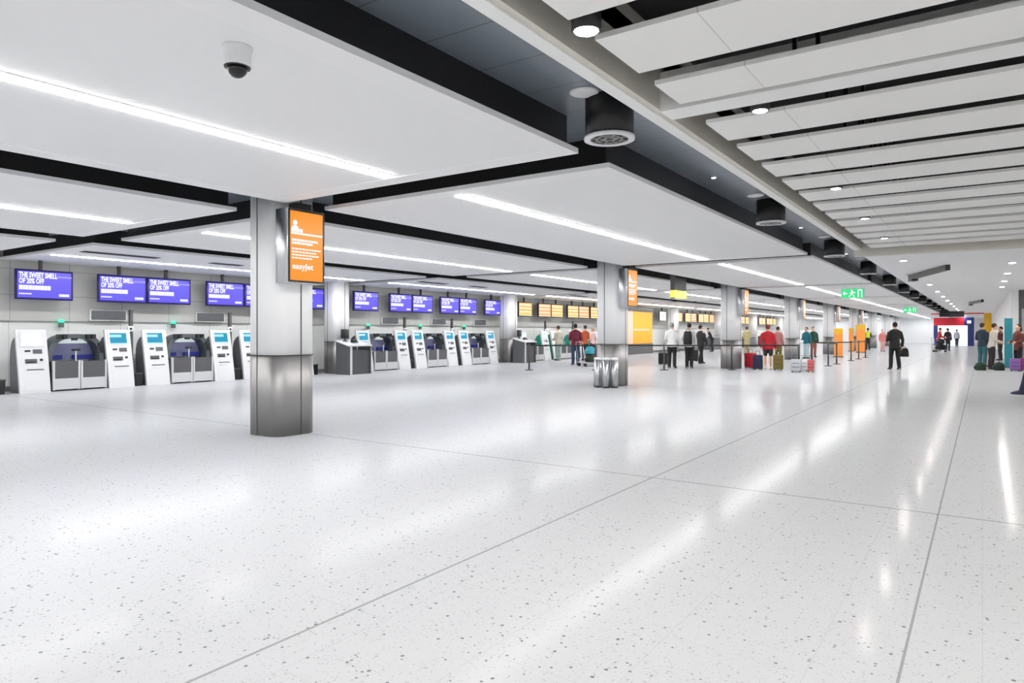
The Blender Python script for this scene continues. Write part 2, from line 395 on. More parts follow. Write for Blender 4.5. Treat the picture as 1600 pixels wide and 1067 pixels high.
ORG = K('orange', 196, 92, 48); BEI = K('beige', 214, 204, 190); PNK = K('pink', 206, 120, 116); TGN = K('dark_teal', 28, 70, 78); OLV = K('olive', 112, 96, 40)
UP = R(90)
def P(label, px, py, face, H=1.75, **k): return person(label, at(px, py), R(face), H, **k)
P('man in a white shirt and black trousers with his back turned beside the orange board', 1050, 575, 95, 1.76, top=WHT, bottom=BLK, hair=HG, stance=.06, arms=('front', 'front'), build=1.12)
P('man in a white shirt and black trousers wearing the black rucksack', 1077, 575, 105, 1.75, top=WHT, bottom=BLK, hair=HB, arms=('front', 'down'), stance=.05)
P('person in a white top and dark trousers stepping wide, black bag at the shoulder', 1095, 568, 60, 1.72, top=DGR, bottom=BLK, hair=HDK, arms=('down', 'swing'), stride=(.10, -.08), collar=WHT)
P('person all in black leaning forward between the two groups near the third column', 1113, 549, 190, 1.72, top=BLK, bottom=DGR, hair=HB, arms=('front', 'front'), lean=.45)
P('person in a long khaki coat standing behind the red suitcase', 1167, 555, 120, 1.74, top=KHA, bottom=K('khaki_trousers', 150, 140, 104), hair=HBR, hem=.36, arms=('front', 'front'))
P('person in a bright red jacket and dark shorts with bare legs and white shoes', 1200, 577, 100, 1.68, top=REDJ, bottom=K('dark_shorts', 40, 44, 44), hair=K('hair_red_brown', 110, 30, 30), shoe=(236, 236, 232), leg_end=.3, hem=.44, build=1.15, arms=('back', 'down'), stance=.06)
P('person in a dusty pink jacket half hidden behind the red-jacketed traveller', 1216, 566, 80, 1.66, top=K('dusty_pink', 176, 120, 116), bottom=OLV, hair=HBR, arms=('front', 'down'))
P('person in a teal top and pale trousers by the belt barrier', 1260, 560, 250, 1.66, top=TEALC, bottom=K('pale_blue', 186, 206, 214), hair=HBR, arms=('down', 'front'))
P('person in a dark green jacket standing beside the teal-topped traveller', 1271, 558, 300, 1.7, top=K('dark_green', 30, 70, 56), bottom=K('rust_trousers', 150, 90, 78), hair=HDK)
P('worker in a yellow hi-vis vest and dark trousers beside the orange totem', 1356, 547, 110, 1.72, top=DGR, bottom=DGR, hair=HDK, vest=M['yellowgreen'], arms=('down', 'front'))
P('person in a pink top and pink trousers far beyond the man in the black suit', 1379, 549, 300, 1.6, top=PNK, bottom=K('pale_pink', 208, 160, 156), hair=HBR)
P('man in a black suit standing alone with feet apart in the open hall', 1398, 577, 118, 1.77, top=SUIT, bottom=SUIT, hair=HB, stance=.075, stride=(.03, -.03), arms=('front', 'down'), hem=.44, build=1.12)
P('person with black hair in a red jacket pushing the loaded dark trolley', 1466, 548, 20, 1.72, top=K('tomato', 196, 52, 48), bottom=DGR, hair=HB, arms=('out', 'out'), lean=.2)
P('person in a dark coat beside the loaded dark trolley, nearest the red gateway', 1481, 548, 70, 1.7, top=K('plum', 52, 40, 54), bottom=DGR, hair=HB, hem=.40)
P('person in a pale grey coat walking out through the red and navy gateway', 1495, 541, 80, 1.68, top=K('pale_grey', 176, 182, 192), bottom=NAVY, hair=HBR, stride=(.08, -.08))
P('person in a navy jacket and teal trousers standing close to the traveller in beige', 1535, 573, 60, 1.77, top=K('ink', 30, 46, 62), bottom=K('petrol', 40, 96, 104), hair=HBR, arms=('front', 'down'))
P('person in a beige jacket and dark trousers bending over the green bags', 1549, 577, 20, 1.73, top=BEI, bottom=K('aubergine', 44, 30, 42), hair=HBR, arms=('out', 'front'), lean=.15)
P('person in a dark red top partly hidden behind the traveller in beige', 1563, 563, 190, 1.68, top=K('wine', 92, 30, 40), bottom=DGR, hair=HB, arms=('front', 'down'))
P('woman with long brown hair in dark clothes standing over the purple suitcase', 1591, 577, 215, 1.70, top=K('brown_red', 106, 52, 44), bottom=BLK, hair=HBR, long_hair=True, hem=.42, arms=('front', 'front'))
P('person in dark blue stepping into view at the very edge, only a foot showing', 1622, 617, 172, 1.75, top=NAVY, bottom=NAVY, hair=HB, shoe=(26, 32, 70), stride=(.17, -.14))
P('person with dark hair in a pale khaki jacket at the teal-sided kiosks', 872, 563, 165, 1.72, top=K('pale_khaki', 186, 180, 160), bottom=K('sage', 140, 160, 156), hair=HBR, arms=('front', 'front'))
P('person in a maroon hooded top and blue jeans beside the teal-sided kiosks', 899, 570, 130, 1.76, top=MAR, bottom=JEAN, hair=HDK, arms=('front', 'front'), build=1.1, stance=.06)
P('person with black hair in an orange top behind the bags on the trolley', 914, 563, 150, 1.74, top=ORG, bottom=DGR, hair=HB, arms=('down', 'front'))
P('person in a pale pink top behind the bags on the trolley, nearest the steel bins', 926, 560, 170, 1.64, top=K('blush', 222, 182, 178), bottom=K('dark_purple', 60, 34, 52), hair=K('hair_light', 170, 140, 110), arms=('front', 'down'))

# ------------------------------------------------------------------ luggage
def suitcase(label, loc, rz, w, d, h, m, cat='suitcase', lift=.04):
    t = thing('suitcase', label, cat, (loc[0], loc[1], 0), rz)
    b = MB(); b.rbox(-d / 2, d / 2, -w / 2, w / 2, lift, h, min(w, d, h) * .16, 3); b.build('body', m, t)
    b = MB()
    for z in (.35, .65): b.box(-d / 2 - .004, d / 2 + .004, -w * .36, w * .36, lift + (h - lift) * z - .008, lift + (h - lift) * z + .008)
    b.build('strap_band', M['blackp'], t)
    b = MB(); y = w * .25; b.tube([(0, -y, h - .01), (0, -y, h + .14), (0, y, h + .14), (0, y, h - .01)], .009, 6); b.build('pull_handle', M['blackp'], t)
    for sx in (-1, 1):
        for sy in (-1, 1):
            b = MB(); b.prism([(sx * d * .32 + .028 * math.cos(a * PI / 6), .028 + .028 * math.sin(a * PI / 6)) for a in range(12)], 'y', sy * w * .36 - .012, sy * w * .36 + .012); b.build('wheel', M['blackp'], t)
    return t
def bag(name, label, loc, rz, w, d, h, z0, m, cat='bag', grip=True):
    t = thing(name, label, cat, (loc[0], loc[1], z0), rz)
    b = MB(); b.loft([(0, 0, 0, d * .46, w * .46), (0, 0, h * .08, d * .5, w * .5), (0, 0, h * .6, d * .47, w * .48), (0, 0, h * .9, d * .36, w * .42), (0, 0, h, d * .15, w * .3)], 18); b.build('body', m, t)
    b = MB(); b.ell((-d * .44, 0, h * .35), (d * .14, w * .32, h * .24), 12, 7); b.build('pocket', m, t)
    b = MB()
    if grip: b.tube([(0, -w * .25, h * .92), (0, -w * .16, h * 1.15), (0, w * .16, h * 1.15), (0, w * .25, h * .92)], .012, 6); b.build('handle', M['blackp'], t)
    return t
suitcase('bright red upright suitcase standing beside the traveller in the red jacket', at(1172.5, 575.5), R(60), .42, .26, .60, K('red_case', 196, 24, 44))
suitcase('dark navy suitcase between the red suitcase and the red-jacketed traveller', at(1184, 578), R(80), .32, .22, .56, K('navy_case', 34, 34, 66))
suitcase('olive brown suitcase beside the bare-legged traveller', at(1216, 578.5), R(95), .34, .24, .58, OLV)
suitcase('pale grey hard suitcase with a black handle standing in the open floor', at(1244, 581.5), R(95), .34, .24, .46, K('grey_case', 190, 192, 198))
suitcase('white suitcase standing between the grey hard suitcase and the red-edged one', at(1256, 580), R(95), .26, .22, .42, K('white_case', 222, 222, 226))
suitcase('white and red suitcase beside the belt barrier posts', at(1267, 581.5), R(95), .20, .24, .44, K('rose_case', 196, 96, 96))
bag('briefcase', 'black soft briefcase hanging from the hand of the man in the black suit', at(1411, 576), R(118), .42, .16, .34, .46, K('bag_black', 16, 16, 17))
q = at(1077, 575); bag('rucksack', 'black rucksack on the back of the man in the white shirt', (q[0] + .03, q[1] - .24), R(105), .34, .20, .52, .92, K('rucksack_black', 26, 25, 28), 'rucksack')
q = at(899, 570); bag('rucksack', 'dark maroon rucksack on the back of the person in jeans', (q[0] + .12, q[1] - .2), R(130), .30, .17, .42, 1.0, K('rucksack_maroon', 104, 22, 44), 'rucksack')
q = at(1097, 566); bag('shoulder_bag', 'black shoulder bag of the person stepping wide', (q[0] + .12, q[1] - .2), R(60), .36, .18, .40, .95, K('bag_coal', 24, 24, 26))
suitcase('black suitcase at the feet of the two men in white shirts', at(1036, 570), R(90), .36, .24, .52, K('case_black', 28, 26, 30))
suitcase('black suitcase behind the man wearing the rucksack', at(1084, 565), R(90), .40, .26, .56, K('case_coal', 24, 24, 27))
bag('duffel_bag', 'dark green duffel bag on the floor in front of the traveller in navy', at(1532, 578.5), R(0), .40, .36, .30, 0, K('duffel_green', 24, 54, 36))
bag('duffel_bag', 'dark green duffel bag on the floor past the traveller in beige', at(1561, 578.5), R(0), .44, .36, .30, 0, K('duffel_moss', 20, 46, 30))
suitcase('purple suitcase at the feet of the long-haired woman', at(1586, 580), R(95), .30, .24, .46, K('case_purple', 130, 92, 160))
suitcase('magenta suitcase beside the purple suitcase', at(1601, 580), R(95), .28, .24, .48, K('case_magenta', 150, 60, 120))
suitcase('dark red suitcase beside the steel bins at the second column', at(929, 567), R(90), .30, .24, .6, K('case_wine', 104, 24, 44))
def trolley(label, loc, rz):
    t = thing('luggage_trolley', label, 'trolley', (loc[0], loc[1], 0), rz)
    b = MB(); b.box(-.45, .35, -.28, .28, .14, .17); b.build('platform', M['steel_hi'], t)
    b = MB(); b.tube([(-.42, -.26, .15), (-.52, -.26, 1.0), (-.52, .26, 1.0), (-.42, .26, .15)], .016, 8); b.build('push_frame', M['steel_hi'], t)
    for x, y in ((-.38, -.24), (-.38, .24), (.28, 0)):
        b = MB(); b.prism([(x + .07 * math.cos(a * PI / 8), .07 + .07 * math.sin(a * PI / 8)) for a in range(16)], 'y', y - .018, y + .018); b.build('wheel', M['blackp'], t)
    return t
q = at(922, 572); trolley('steel luggage trolley in front of the person in the orange top', q, R(60))
for lab, dx, dz, h, m in (('dark green holdall lying on the steel trolley, under the turquoise bag', 0, .171, .34, K('holdall_green', 34, 52, 40)), ('turquoise soft bag on top of the pile on the steel trolley', .0, .515, .30, K('bag_turquoise', 60, 160, 176))):
    bag('holdall', lab, (q[0] + dx, q[1]), R(60), .46, .36, h, dz, m, grip=dz > .3)
q = at(1470, 550); trolley('dark loaded luggage trolley far down the hall before the red gateway', q, R(20))
bag('holdall', 'big black holdall at the bottom of the load on the far trolley', q, R(20), .6, .7, .40, .171, K('holdall_black', 22, 22, 26), grip=False)
bag('holdall', 'dark navy bag on top of the load on the far trolley', q, R(20), .5, .5, .36, .575, K('holdall_ink', 34, 34, 48))

# ------------------------------------------------------------------ the setting
Y0, PER, ZC, ZT = 6.05, 10.35, 3.1, 3.45     # first column, bay length, ceiling panels, dark soffit above them
YB, YE = -4.3, 101.0
struct('floor', MB().box(-19.3, 4.6, YB, YE, -.2, 0), M['floor'], 'polished white speckled terrazzo floor with thin dark joints', 'floor')
struct('ceiling', MB().box(-19.3, -2.05, YB, YE, ZT, ZT + .15), M['channel'], 'dark grey soffit in the gaps between the white ceiling panels', 'ceiling')
struct('ceiling', MB().box(-2.05, 4.6, YB, 15.75, ZT + .25, ZT + .4), M['plenum'], 'black void above the white ceiling slats', 'ceiling')
struct('ceiling', MB().box(-2.2, 4.6, 16.0, YE, ZC, ZC + .3), M['panel'], 'smooth white ceiling over the far hall beyond the slats', 'ceiling')
struct('ceiling', MB().box(-2.04, 4.6, YB, 2.55, ZC + .02, ZC + .3), M['panel'], 'white ceiling over the hall behind the first slat', 'ceiling')
struct('wall_left', MB().box(-19.25, -18.95, YB, YE, 1.67, ZT), M['wall'], 'grey panelled upper wall behind the purple screens', 'wall')
struct('wall_left', MB().box(-19.3, -19.02, YB, YE, 0, 1.67), M['wall_low'], 'pale lower wall behind the kiosks', 'wall')
struct('wall_back', MB().box(-19.3, 4.6, YB - .2, YB, 0, 3.9), M['white'], 'white wall behind the viewer', 'wall')
struct('wall_far', MB().box(-19.3, 4.6, YE, YE + .2, 0, 3.9), M['white'], 'white wall closing the far end of the hall', 'wall')
struct('wall_right', MB().box(4.6, 4.8, YB, 34.2, 0, 3.9), M['white'], 'white wall of the wide part of the hall', 'wall')
struct('wall_right', MB().box(.95, 1.15, 34.66, YE, 0, 3.4), M['white'], 'white wall running down the narrow part of the hall', 'wall')
struct('wall_front', MB().box(1.96, 4.6, 34.3, 34.5, 0, 3.1), M['white'], 'white shopfront wall where the hall narrows', 'wall')
struct('trim_1', MB().box(-2.20, -2.10, YB, 16.0, ZC, ZT), M['trim'], 'long white trim edging the dark ceiling channel', 'trim')
struct('trim_2', MB().box(-2.10, -2.05, YB, 15.75, ZC + .012, 3.85), M['beige'], 'pale upright face beside the slat ends', 'trim')
struct('trim_3', MB().box(-2.05, 4.6, 5.0, 5.25, ZC, 3.4), M['trim'], 'white cross trim dividing the ceiling slats', 'trim')
struct('trim_4', MB().box(-2.2, 4.6, 15.72, 16.0, 2.98, 3.85), M['beige'], 'pale cross beam where the slats end', 'trim')  # a white beam; its shade is put into the beige colour
struct('baseboard_left', MB().box(-19.02, -19.0, YB, YE, 0, .12), M['steel'], 'steel skirting along the check-in wall', 'skirting')

ROWS = [(-7.55, -3.17), (-13.2, -8.62), (-18.95, -14.3)]
STRIPX = [-5.36, -10.93, -16.78]
RN = ['the panel row beside the dark channel', 'the middle panel row', 'the panel row over the kiosks']
def ceiling_panel(x0, x1, y0, y1):
    b = MB(); e = .25
    b.box(x0, x1, y0, y0 + e, ZC, ZC + .05); b.box(x0, x1, y1 - e, y1, ZC, ZC + .05)
    b.box(x0, x0 + e, y0 + e, y1 - e, ZC, ZC + .05); b.box(x1 - e, x1, y0 + e, y1 - e, ZC, ZC + .05)
    o = struct('ceiling', b, M['panel_edge'], 'white bordered ceiling panel', 'ceiling')
    MB().box(x0 + e, x1 - e, y0 + e, y1 - e, ZC + .006, ZC + .05).build('inset_panel', M['panel'], o)
    i = .08; MB().box(x0 + i, x1 - i, y0 + i, y1 - i, ZC + .05, ZT).build('upstand', M['black'], o)
    return o
strip0 = None
for k in range(10):
    for r, (x0, x1) in enumerate(ROWS):
        y0, y1 = Y0 + PER * (k - 1) + .33, Y0 + PER * k - .32
        if k == 9: y1 = min(y1, YE)
        if k == 0: y0 = YB
        o = ceiling_panel(x0, x1, y0, y1); o['label'] = 'white ceiling panel in %s, %s from the viewer' % (RN[r], ORD[k])
        lab = 'long glowing ceiling light in %s, %s from the viewer' % (RN[r], ORD[k])
        a, e = (y0 + .27, y1 - .3)
        t = thing('linear_downlight', lab, 'light', (STRIPX[r], (a + e) / 2, ZC), 0, 'linear lights in the ceiling panels'); L = (e - a) / 2
        b = MB(); w = .07
        b.box(-w - .012, -w, -L, L, -.001, .0055); b.box(w, w + .012, -L, L, -.001, .0055); b.box(-w - .012, w + .012, -L - .012, -L, -.001, .0055); b.box(-w - .012, w + .012, L, L + .012, -.001, .0055)
        b.build('frame', M['white'], t)
        MB().box(-w, w, -L, L, -.008, .0055).build('diffuser', M['lamp'], t)

# slat ceiling over the open hall
def slat(y0, y1, lab):
    b = MB(); b.box(-1.86, 4.5, y0, y1, ZC, ZC + .032)
    t = tag(b.build('slat', M['slat']), lab, 'ceiling slat', 'white ceiling slats'); 
    for x in (-1.0, -.86, 1.2, 1.34, 3.4, 3.54): MB().box(x - .012, x + .012, (y0 + y1) / 2 - .012, (y0 + y1) / 2 + .012, ZC + .032, ZT + .25).build('hanger', M['blackp'], t)
for i, (a, e) in enumerate(((2.62, 3.25), (3.56, 4.18), (4.44, 4.92))): slat(a, e, 'wide white ceiling slat before the cross trim, %s from the viewer' % ORD[i])
for i in range(12): slat(5.5 + .856 * i, 5.5 + .856 * i + .6, 'white ceiling slat beyond the cross trim, %s from that trim' % ORD[i])

# round fittings
def downlight(label, loc, deep, dia=.13, lens='spot', group=None):
    t = thing('downlight', label, 'light', loc, 0, group); r = dia / 2
    b = MB(); b.lathe([(r + .012, -.006), (r + .02, 0), (r + .02, deep), (r, deep), (r, .012), (r, -.003), (r + .012, -.006)], n=20, caps=False); b.build('housing', M['blackp'] if deep > .05 else M['white'], t)
    b = MB(); b.lathe([(r, -.004), (r, .006)], n=20); b.build('lens', M[lens], t); return t
gaps = [3.40, 5.39, 8.83, 12.25, 15.66 - .0]
d0 = downlight('black can light with a bright lens hanging beside the wide near slats', (-1.83, 3.40, ZC - .012), .3, .13)
n = 0
DL = [(-1.40, 5.38), (-1.44, 11.36), (-1.42, 8.795), (-1.45, 13.93)]
for x, y in DL:
    downlight('small bright downlight between the far ceiling slats, %s beyond the cross trim' % ORD[n], (x, y, ZC - .01), .25, .10, group='downlights between the slats'); n += 1
for j, x in enumerate((.9, 3.0)):  # rows out of view, added to light the open side of the hall
    for i, y in enumerate((3.40, 7.08, 10.5, 13.93)):
        downlight('unseen fill downlight added over the open side of the hall, row %s, %s along' % (('one', 'two')[j], ORD[i]), (x, y, ZC - .01), .25, .12, group='downlights between the slats')
for j, x in enumerate((-1.55, .6, 2.9)):
    for i in range(15 if x < .5 else 4):
        y = 18.7 + 5 * i if x < .5 else 20.8 + 3.6 * i
        if x > .5 and y > 33.5: break
        downlight('recessed downlight in the smooth far ceiling, %s, %s beyond the beam' % (('row beside the dark channel', 'middle row', 'row by the outer wall')[j], ORD[i]), (x, y, ZC), .03, .13, group='downlights in the far ceiling')
for j, x in enumerate((-1.2, 1.2, 3.4)):  # unseen lights added so the hall around the viewer is not dark
    for i, y in enumerate((-2.6, .6)):
        downlight('unseen fill downlight added behind the first slat, row %s, %s' % (('one', 'two', 'three')[j], ('far back', 'nearer the slats')[i]), (x, y, ZC + .02), .03, .15, group='fill downlights added overhead')
def nozzle():
    t = thing('air_vent', '', 'air vent', (0, 0, 0), 0, 'black air nozzles in the ceiling channel')
    b = MB(); b.lathe([(.212, 0), (.212, .35)], n=32); b.build('drum', M['blackp'], t)
    b = MB(); b.lathe([(.165, -.012), (.222, -.012), (.222, .012), (.165, .012), (.165, -.012)], n=32, caps=False); b.build('ring', M['white'], t)
    b = MB()
    for r in (.055, .11): b.lathe([(r - .008, -.01), (r + .008, -.01), (r + .008, .0), (r - .008, .0), (r - .008, -.01)], n=24, caps=False)
    for a in range(8):
        c, s_ = math.cos(a * PI / 4), math.sin(a * PI / 4); b.tube([(c * .03, s_ * .03, -.006), (c * .165, s_ * .165, -.006)], .007, 6)
    b.build('vanes', M['steel'], t)
    b = MB(); b.lathe([(.03, -.014), (.03, .0)], n=16); b.build('hub', M['blackp'], t)
    return t
nz0 = nozzle()
for k in range(15):
    o = nz0 if k == 0 else dup(nz0, (0, 0, 0)); o.location = (-2.70 - .012 * k, 5.44 + 5.62 * k, ZC)
    o['label'] = 'round black air nozzle hanging in the dark channel, %s from the viewer' % ORD[k]
def disc(name, label, cat, loc, r, m):
    t = thing(name, label, cat, loc); b = MB(); b.lathe([(r * .9, -.016), (r, -.01), (r, 0)], n=28); b.build('bezel', M['white'], t)
    b = MB(); b.lathe([(r * .82, -.018), (r * .82, -.012)], n=28); b.build('grille', m, t); return t
for i, y in enumerate((5.16, 10.5, 15.9, 21.2)):
    disc('ceiling_speaker', 'white round speaker in the dark channel, %s from the viewer' % ORD[i], 'speaker', (-2.8, y, ZT), .125, M['panel'])
for i, y in enumerate((8.95, 14.2, 19.6)):
    t = disc('downlight', 'tiny bright light in the dark channel, %s from the viewer' % ORD[i], 'light', (-2.92, y, ZT), .035, M['led'])
for r in range(3):  # added ceiling lights, only there to brighten the far wall
    t = thing('far_fill_light', 'fill light added to brighten the far end wall, in %s' % RN[r], 'light', (STRIPX[r], 99.6, ZC))
    MB().box(-1.8, 1.8, -.15, .15, -.004, .005).build('diffuser', M['farfill'], t); MB().box(-1.85, 1.85, -.19, -.15, -.03, .005).build('shade', M['white'], t)
# dome camera
t = thing('security_camera', 'white dome security camera under the nearest ceiling panel', 'camera', (-3.68, 2.45, ZC + .006))
b = MB(); b.lathe([(.088, 0), (.088, -.012), (.08, -.03), (.08, -.10), (.086, -.112), (.08, -.118)][::-1], n=28); b.build('housing', M['white'], t)
b = MB(); b.lathe([(.06 * math.cos(a), -.122 - .062 * math.sin(a)) for a in [PI / 2 * i / 6 * .98 for i in range(7)]][::-1], n=24); b.build('dome', M['lens'], t)
b = MB(); b.lathe([(.074, -.125), (.078, -.112)], n=28); b.build('collar', M['blackp'], t)
# slot fittings on the smooth far ceiling
def slot(label, a, e, w=.11):
    c = ((a[0] + e[0]) / 2, (a[1] + e[1]) / 2); L = math.dist(a, e); rz = math.atan2(e[1] - a[1], e[0] - a[0])
    t = thing('ceiling_track', label, 'ceiling track', (c[0], c[1], ZC), rz)
    MB().box(-L / 2, L / 2, -w / 2, w / 2, -.14, 0).build('rail', M['blackp'], t)
    MB().box(L / 2 - .5, L / 2 - .1, -w / 2 - .03, w / 2 + .03, -.2, -.14).build('fitting', M['blackp'], t)
slot('black track hung under the smooth far ceiling just past the cross beam', (-.72, 20.4), (-1.78, 23.6))
slot('grey-black track hung far down the smooth ceiling', (.0, 43), (-.6, 46.5))
for i, (a, e) in enumerate(((6.75, 8.35), (9.66, 10.5), (17.2, 18.6), (20.0, 20.9), (27.5, 29.0))):
    t = thing('air_vent', 'dark slot air vent in the ceiling over the kiosks, %s from the viewer' % ORD[i], 'air vent', (-15.6, (a + e) / 2, ZC))
    L = (e - a) / 2; MB().box(-.13, .13, -L, L, -.006, .004).build('frame', M['midgrey'], t)
    b = MB()
    for j in range(5): b.box(-.10 + .045 * j, -.08 + .045 * j, -L + .03, L - .03, -.012, -.006)
    b.build('slat', M['blackp'], t)

# ------------------------------------------------------------------ columns and their displays
def rrect(w, r, n=8):
    pts = []
    for cx, cy, a0 in ((1, 1, 0), (-1, 1, 90), (-1, -1, 180), (1, -1, 270)):
        for i in range(n + 1):
            a = R(a0 + 90 * i / n); pts.append((cx * (w - r) + r * math.cos(a), cy * (w - r) + r * math.sin(a)))
    return pts
def column(top):
    t = thing('column', '', 'column', (0, 0, 0)); t['kind'] = 'thing'
    MB().prism(rrect(.35, .2), 'z', 1.09, top, smooth=True).build('shaft', M['shaft'], t)
    MB().prism(rrect(.353, .202), 'z', 0, 1.09, smooth=True).build('steel_base', M['steel'], t)
    b = MB(); g = .007; z0, z1 = .0, top
    b.box(.349, .3555, .05 - g, .05 + g, z0, z1); b.box(-.3555, -.349, -.05 - g, -.05 + g, z0, z1)
    b.box(-.06 - g, -.06 + g, -.3555, -.349, z0, z1); b.box(.06 - g, .06 + g, .349, .3555, z0, z1)
    b.build('joint_strip', M['groove'], t)
    MB().prism(rrect(.36, .207), 'z', 1.083, 1.091, smooth=True).build('band', M['groove'], t)
    return t
col0 = column(ZT - .002)
for k in range(9):
    o = col0 if k == 0 else dup(col0, (0, 0, 0)); o.location = (-8.05, Y0 + PER * k, 0)
    o['label'] = 'white column with a steel base in the free-standing row, %s from the viewer' % ORD[k]
col1 = column(ZC - .002)
for k in range(1, 8):
    o = col1 if k == 1 else dup(col1, (0, 0, 0)); o.location = ((-18.25, 15.95 + 10.33 * (k - 1), 0)); o['label'] = 'white column with a steel base standing against the check-in wall, %s from the viewer' % ORD[k - 1]
def portrait():
    t = thing('hanging_display', '', 'display', (0, 0, 0), 0, 'upright displays on the columns')
    b = MB(); b.rbox(0, .24, -.31, .31, 2.05, 3.03, .008, 1); b.build('case', M['steel_hi'], t)
    MB().box(.24, .247, -.295, .295, 2.06, 3.02).build('bezel', M['blackp'], t)
    MB().box(.247, .250, -.265, .265, 2.085, 2.995).build('screen', M['orange'], t)
    b = MB(); x = .2515
    def bar(y0, y1, z0, z1): b.box(.2495, x, y0, y1, z0, z1)
    # pictogram of a person with a bag, then rows of small print
    b.prism([(-.19 + .035 * math.cos(a * PI / 8), 2.84 + .035 * math.sin(a * PI / 8)) for a in range(16)], 'x', .2495, x)
    b.prism([(-.25, 2.72), (-.13, 2.72), (-.13, 2.76), (-.155, 2.80), (-.225, 2.80), (-.25, 2.76)], 'x', .2495, x); bar(-.12, -.07, 2.72, 2.765)
    bar(-.255, .26, 2.69, 2.712); b.build('pictogram', M['letter'], t); b = MB()
    for z, w in ((2.60, .40), (2.56, .34)): 
        y = -.24
        while y < -.24 + w:
            l = .025 + .02 * random.random(); bar(y, y + l, z, z + .028); y += l + .008
    for z, w in ((2.49, .42), (2.45, .36), (2.41, .42), (2.37, .30)):
        y = -.24
        while y < -.24 + w:
            l = .03 + .03 * random.random(); bar(y, y + l, z, z + .018); y += l + .01
    add_text(b, 'easyJet', -.235, 2.235, .11, .34, x, 0, .002)
    b.build('lettering', M['letter'], t)
    MB().box(.03, .20, -.12, .12, 3.03, 3.12).build('bracket', M['blackp'], t)
    return t
pd0 = portrait()
for k in range(6):
    o = pd0 if k == 0 else dup(pd0, (0, 0, 0)); o.location = (-7.69, Y0 + PER * k - .06, 0)
    o['label'] = 'upright orange display in a steel case, on the %s free-standing column' % (ORD[k] if k else 'nearest')

# ------------------------------------------------------------------ screens over the desks
def bars(b, x0, x, y0, w, z0, h, lo=.03, hi=.06, gap=.010):
    y = y0
    while y < y0 + w:
        l = lo + (hi - lo) * random.random(); b.box(x0, x, y, min(y + l, y0 + w), z0, z0 + h); y += l + gap
def screen(kind):
    t = thing('hanging_screen', '', 'screen', (0, 0, 0)); W, H2 = .612, .355
    b = MB(); b.rbox(-.07, 0, -W, W, -H2, H2, .01, 1); b.build('case', M['navyframe'] if kind == 'purple' else M['blackp'], t)
    MB().box(0, .004, -W + .045, W - .045, -H2 + .045, H2 - .045).build('display', M[{'purple': 'purple', 'amber': 'amber', 'peach': 'amber2', 'white': 'whitescr'}[kind]], t)
    b = MB(); x = .0062
    if kind == 'purple':
        add_text(b, 'THE SWEET SMELL', -.54, .165, .17, .80, x, 0, .006)
        add_text(b, 'OF 20% OFF', -.54, .025, .17, .52, x, 0, .006)
        bars(b, .004, x, -.54, .66, -.125, .105, .04, .075, .008)
        bars(b, .004, x, -.54, .26, -.235, .03, .02, .04)
        bars(b, .004, x, .30, .22, -.265, .06, .03, .05, .006)
        b.build('lettering', M['letter'], t)
        MB().box(.0035, .0052, .26, .575, .185, .225).build('light_band', M['purplelt'], t)
    elif kind != 'white':
        for z in (.19, .02, -.15): bars(b, .004, x, -.5, .95, z, .055, .08, .2, .03)
        b.box(.004, x, -.58, .58, -.315, -.29)
        b.build('lettering', M['amberhi'], t)
        b = MB()
        for z in (.27, .11, -.06): b.box(.0038, .0055, -.56, .56, z, z + .022)
        b.build('row_line', M['amberlo'], t)
    else:
        b.box(.004, x, -.06, .06, -.1, .1); b.build('lettering', M['boardpink'], t)
    b = MB(); b.box(-.07, -.01, -.12, -.05, H2, .58); b.build('mount', M['blackp'], t)
    return t
SLOTS = [.50, 2.30, 3.54, 5.24, 6.48, 8.30]   # near edges of the six screens within a bay
sc0 = {k: screen(k) for k in ('purple', 'amber', 'peach', 'white')}; used = set(); cnt = {}
def put_screen(kind, y, lab):
    o = sc0[kind] if kind not in used else dup(sc0[kind], (0, 0, 0)); used.add(kind)
    o.location = (-18.45, y + .615, 2.525); o['label'] = lab
    if kind in ('purple', 'amber', 'peach'): o['group'] = 'purple screens over the kiosks' if kind == 'purple' else 'orange screens over the desks'
n = 0
for bay in range(2):
    for s_ in SLOTS: put_screen('purple', 6.05 + PER * bay + s_, 'purple advert screen hanging over the kiosks, %s along from the viewer' % ORD[n]); n += 1
n = 0
for bay in (2, 4, 5, 6):
    for i, s_ in enumerate(SLOTS):
        put_screen('amber' if (i + bay) % 3 else 'peach', 6.05 + 10.33 * bay + s_ + (.2 if i < 5 else -.25), 'orange information screen on the check-in wall, %s orange one from the viewer' % ORD[n]); n += 1
put_screen('white', 44.9, 'white screen hanging just past the big orange board')

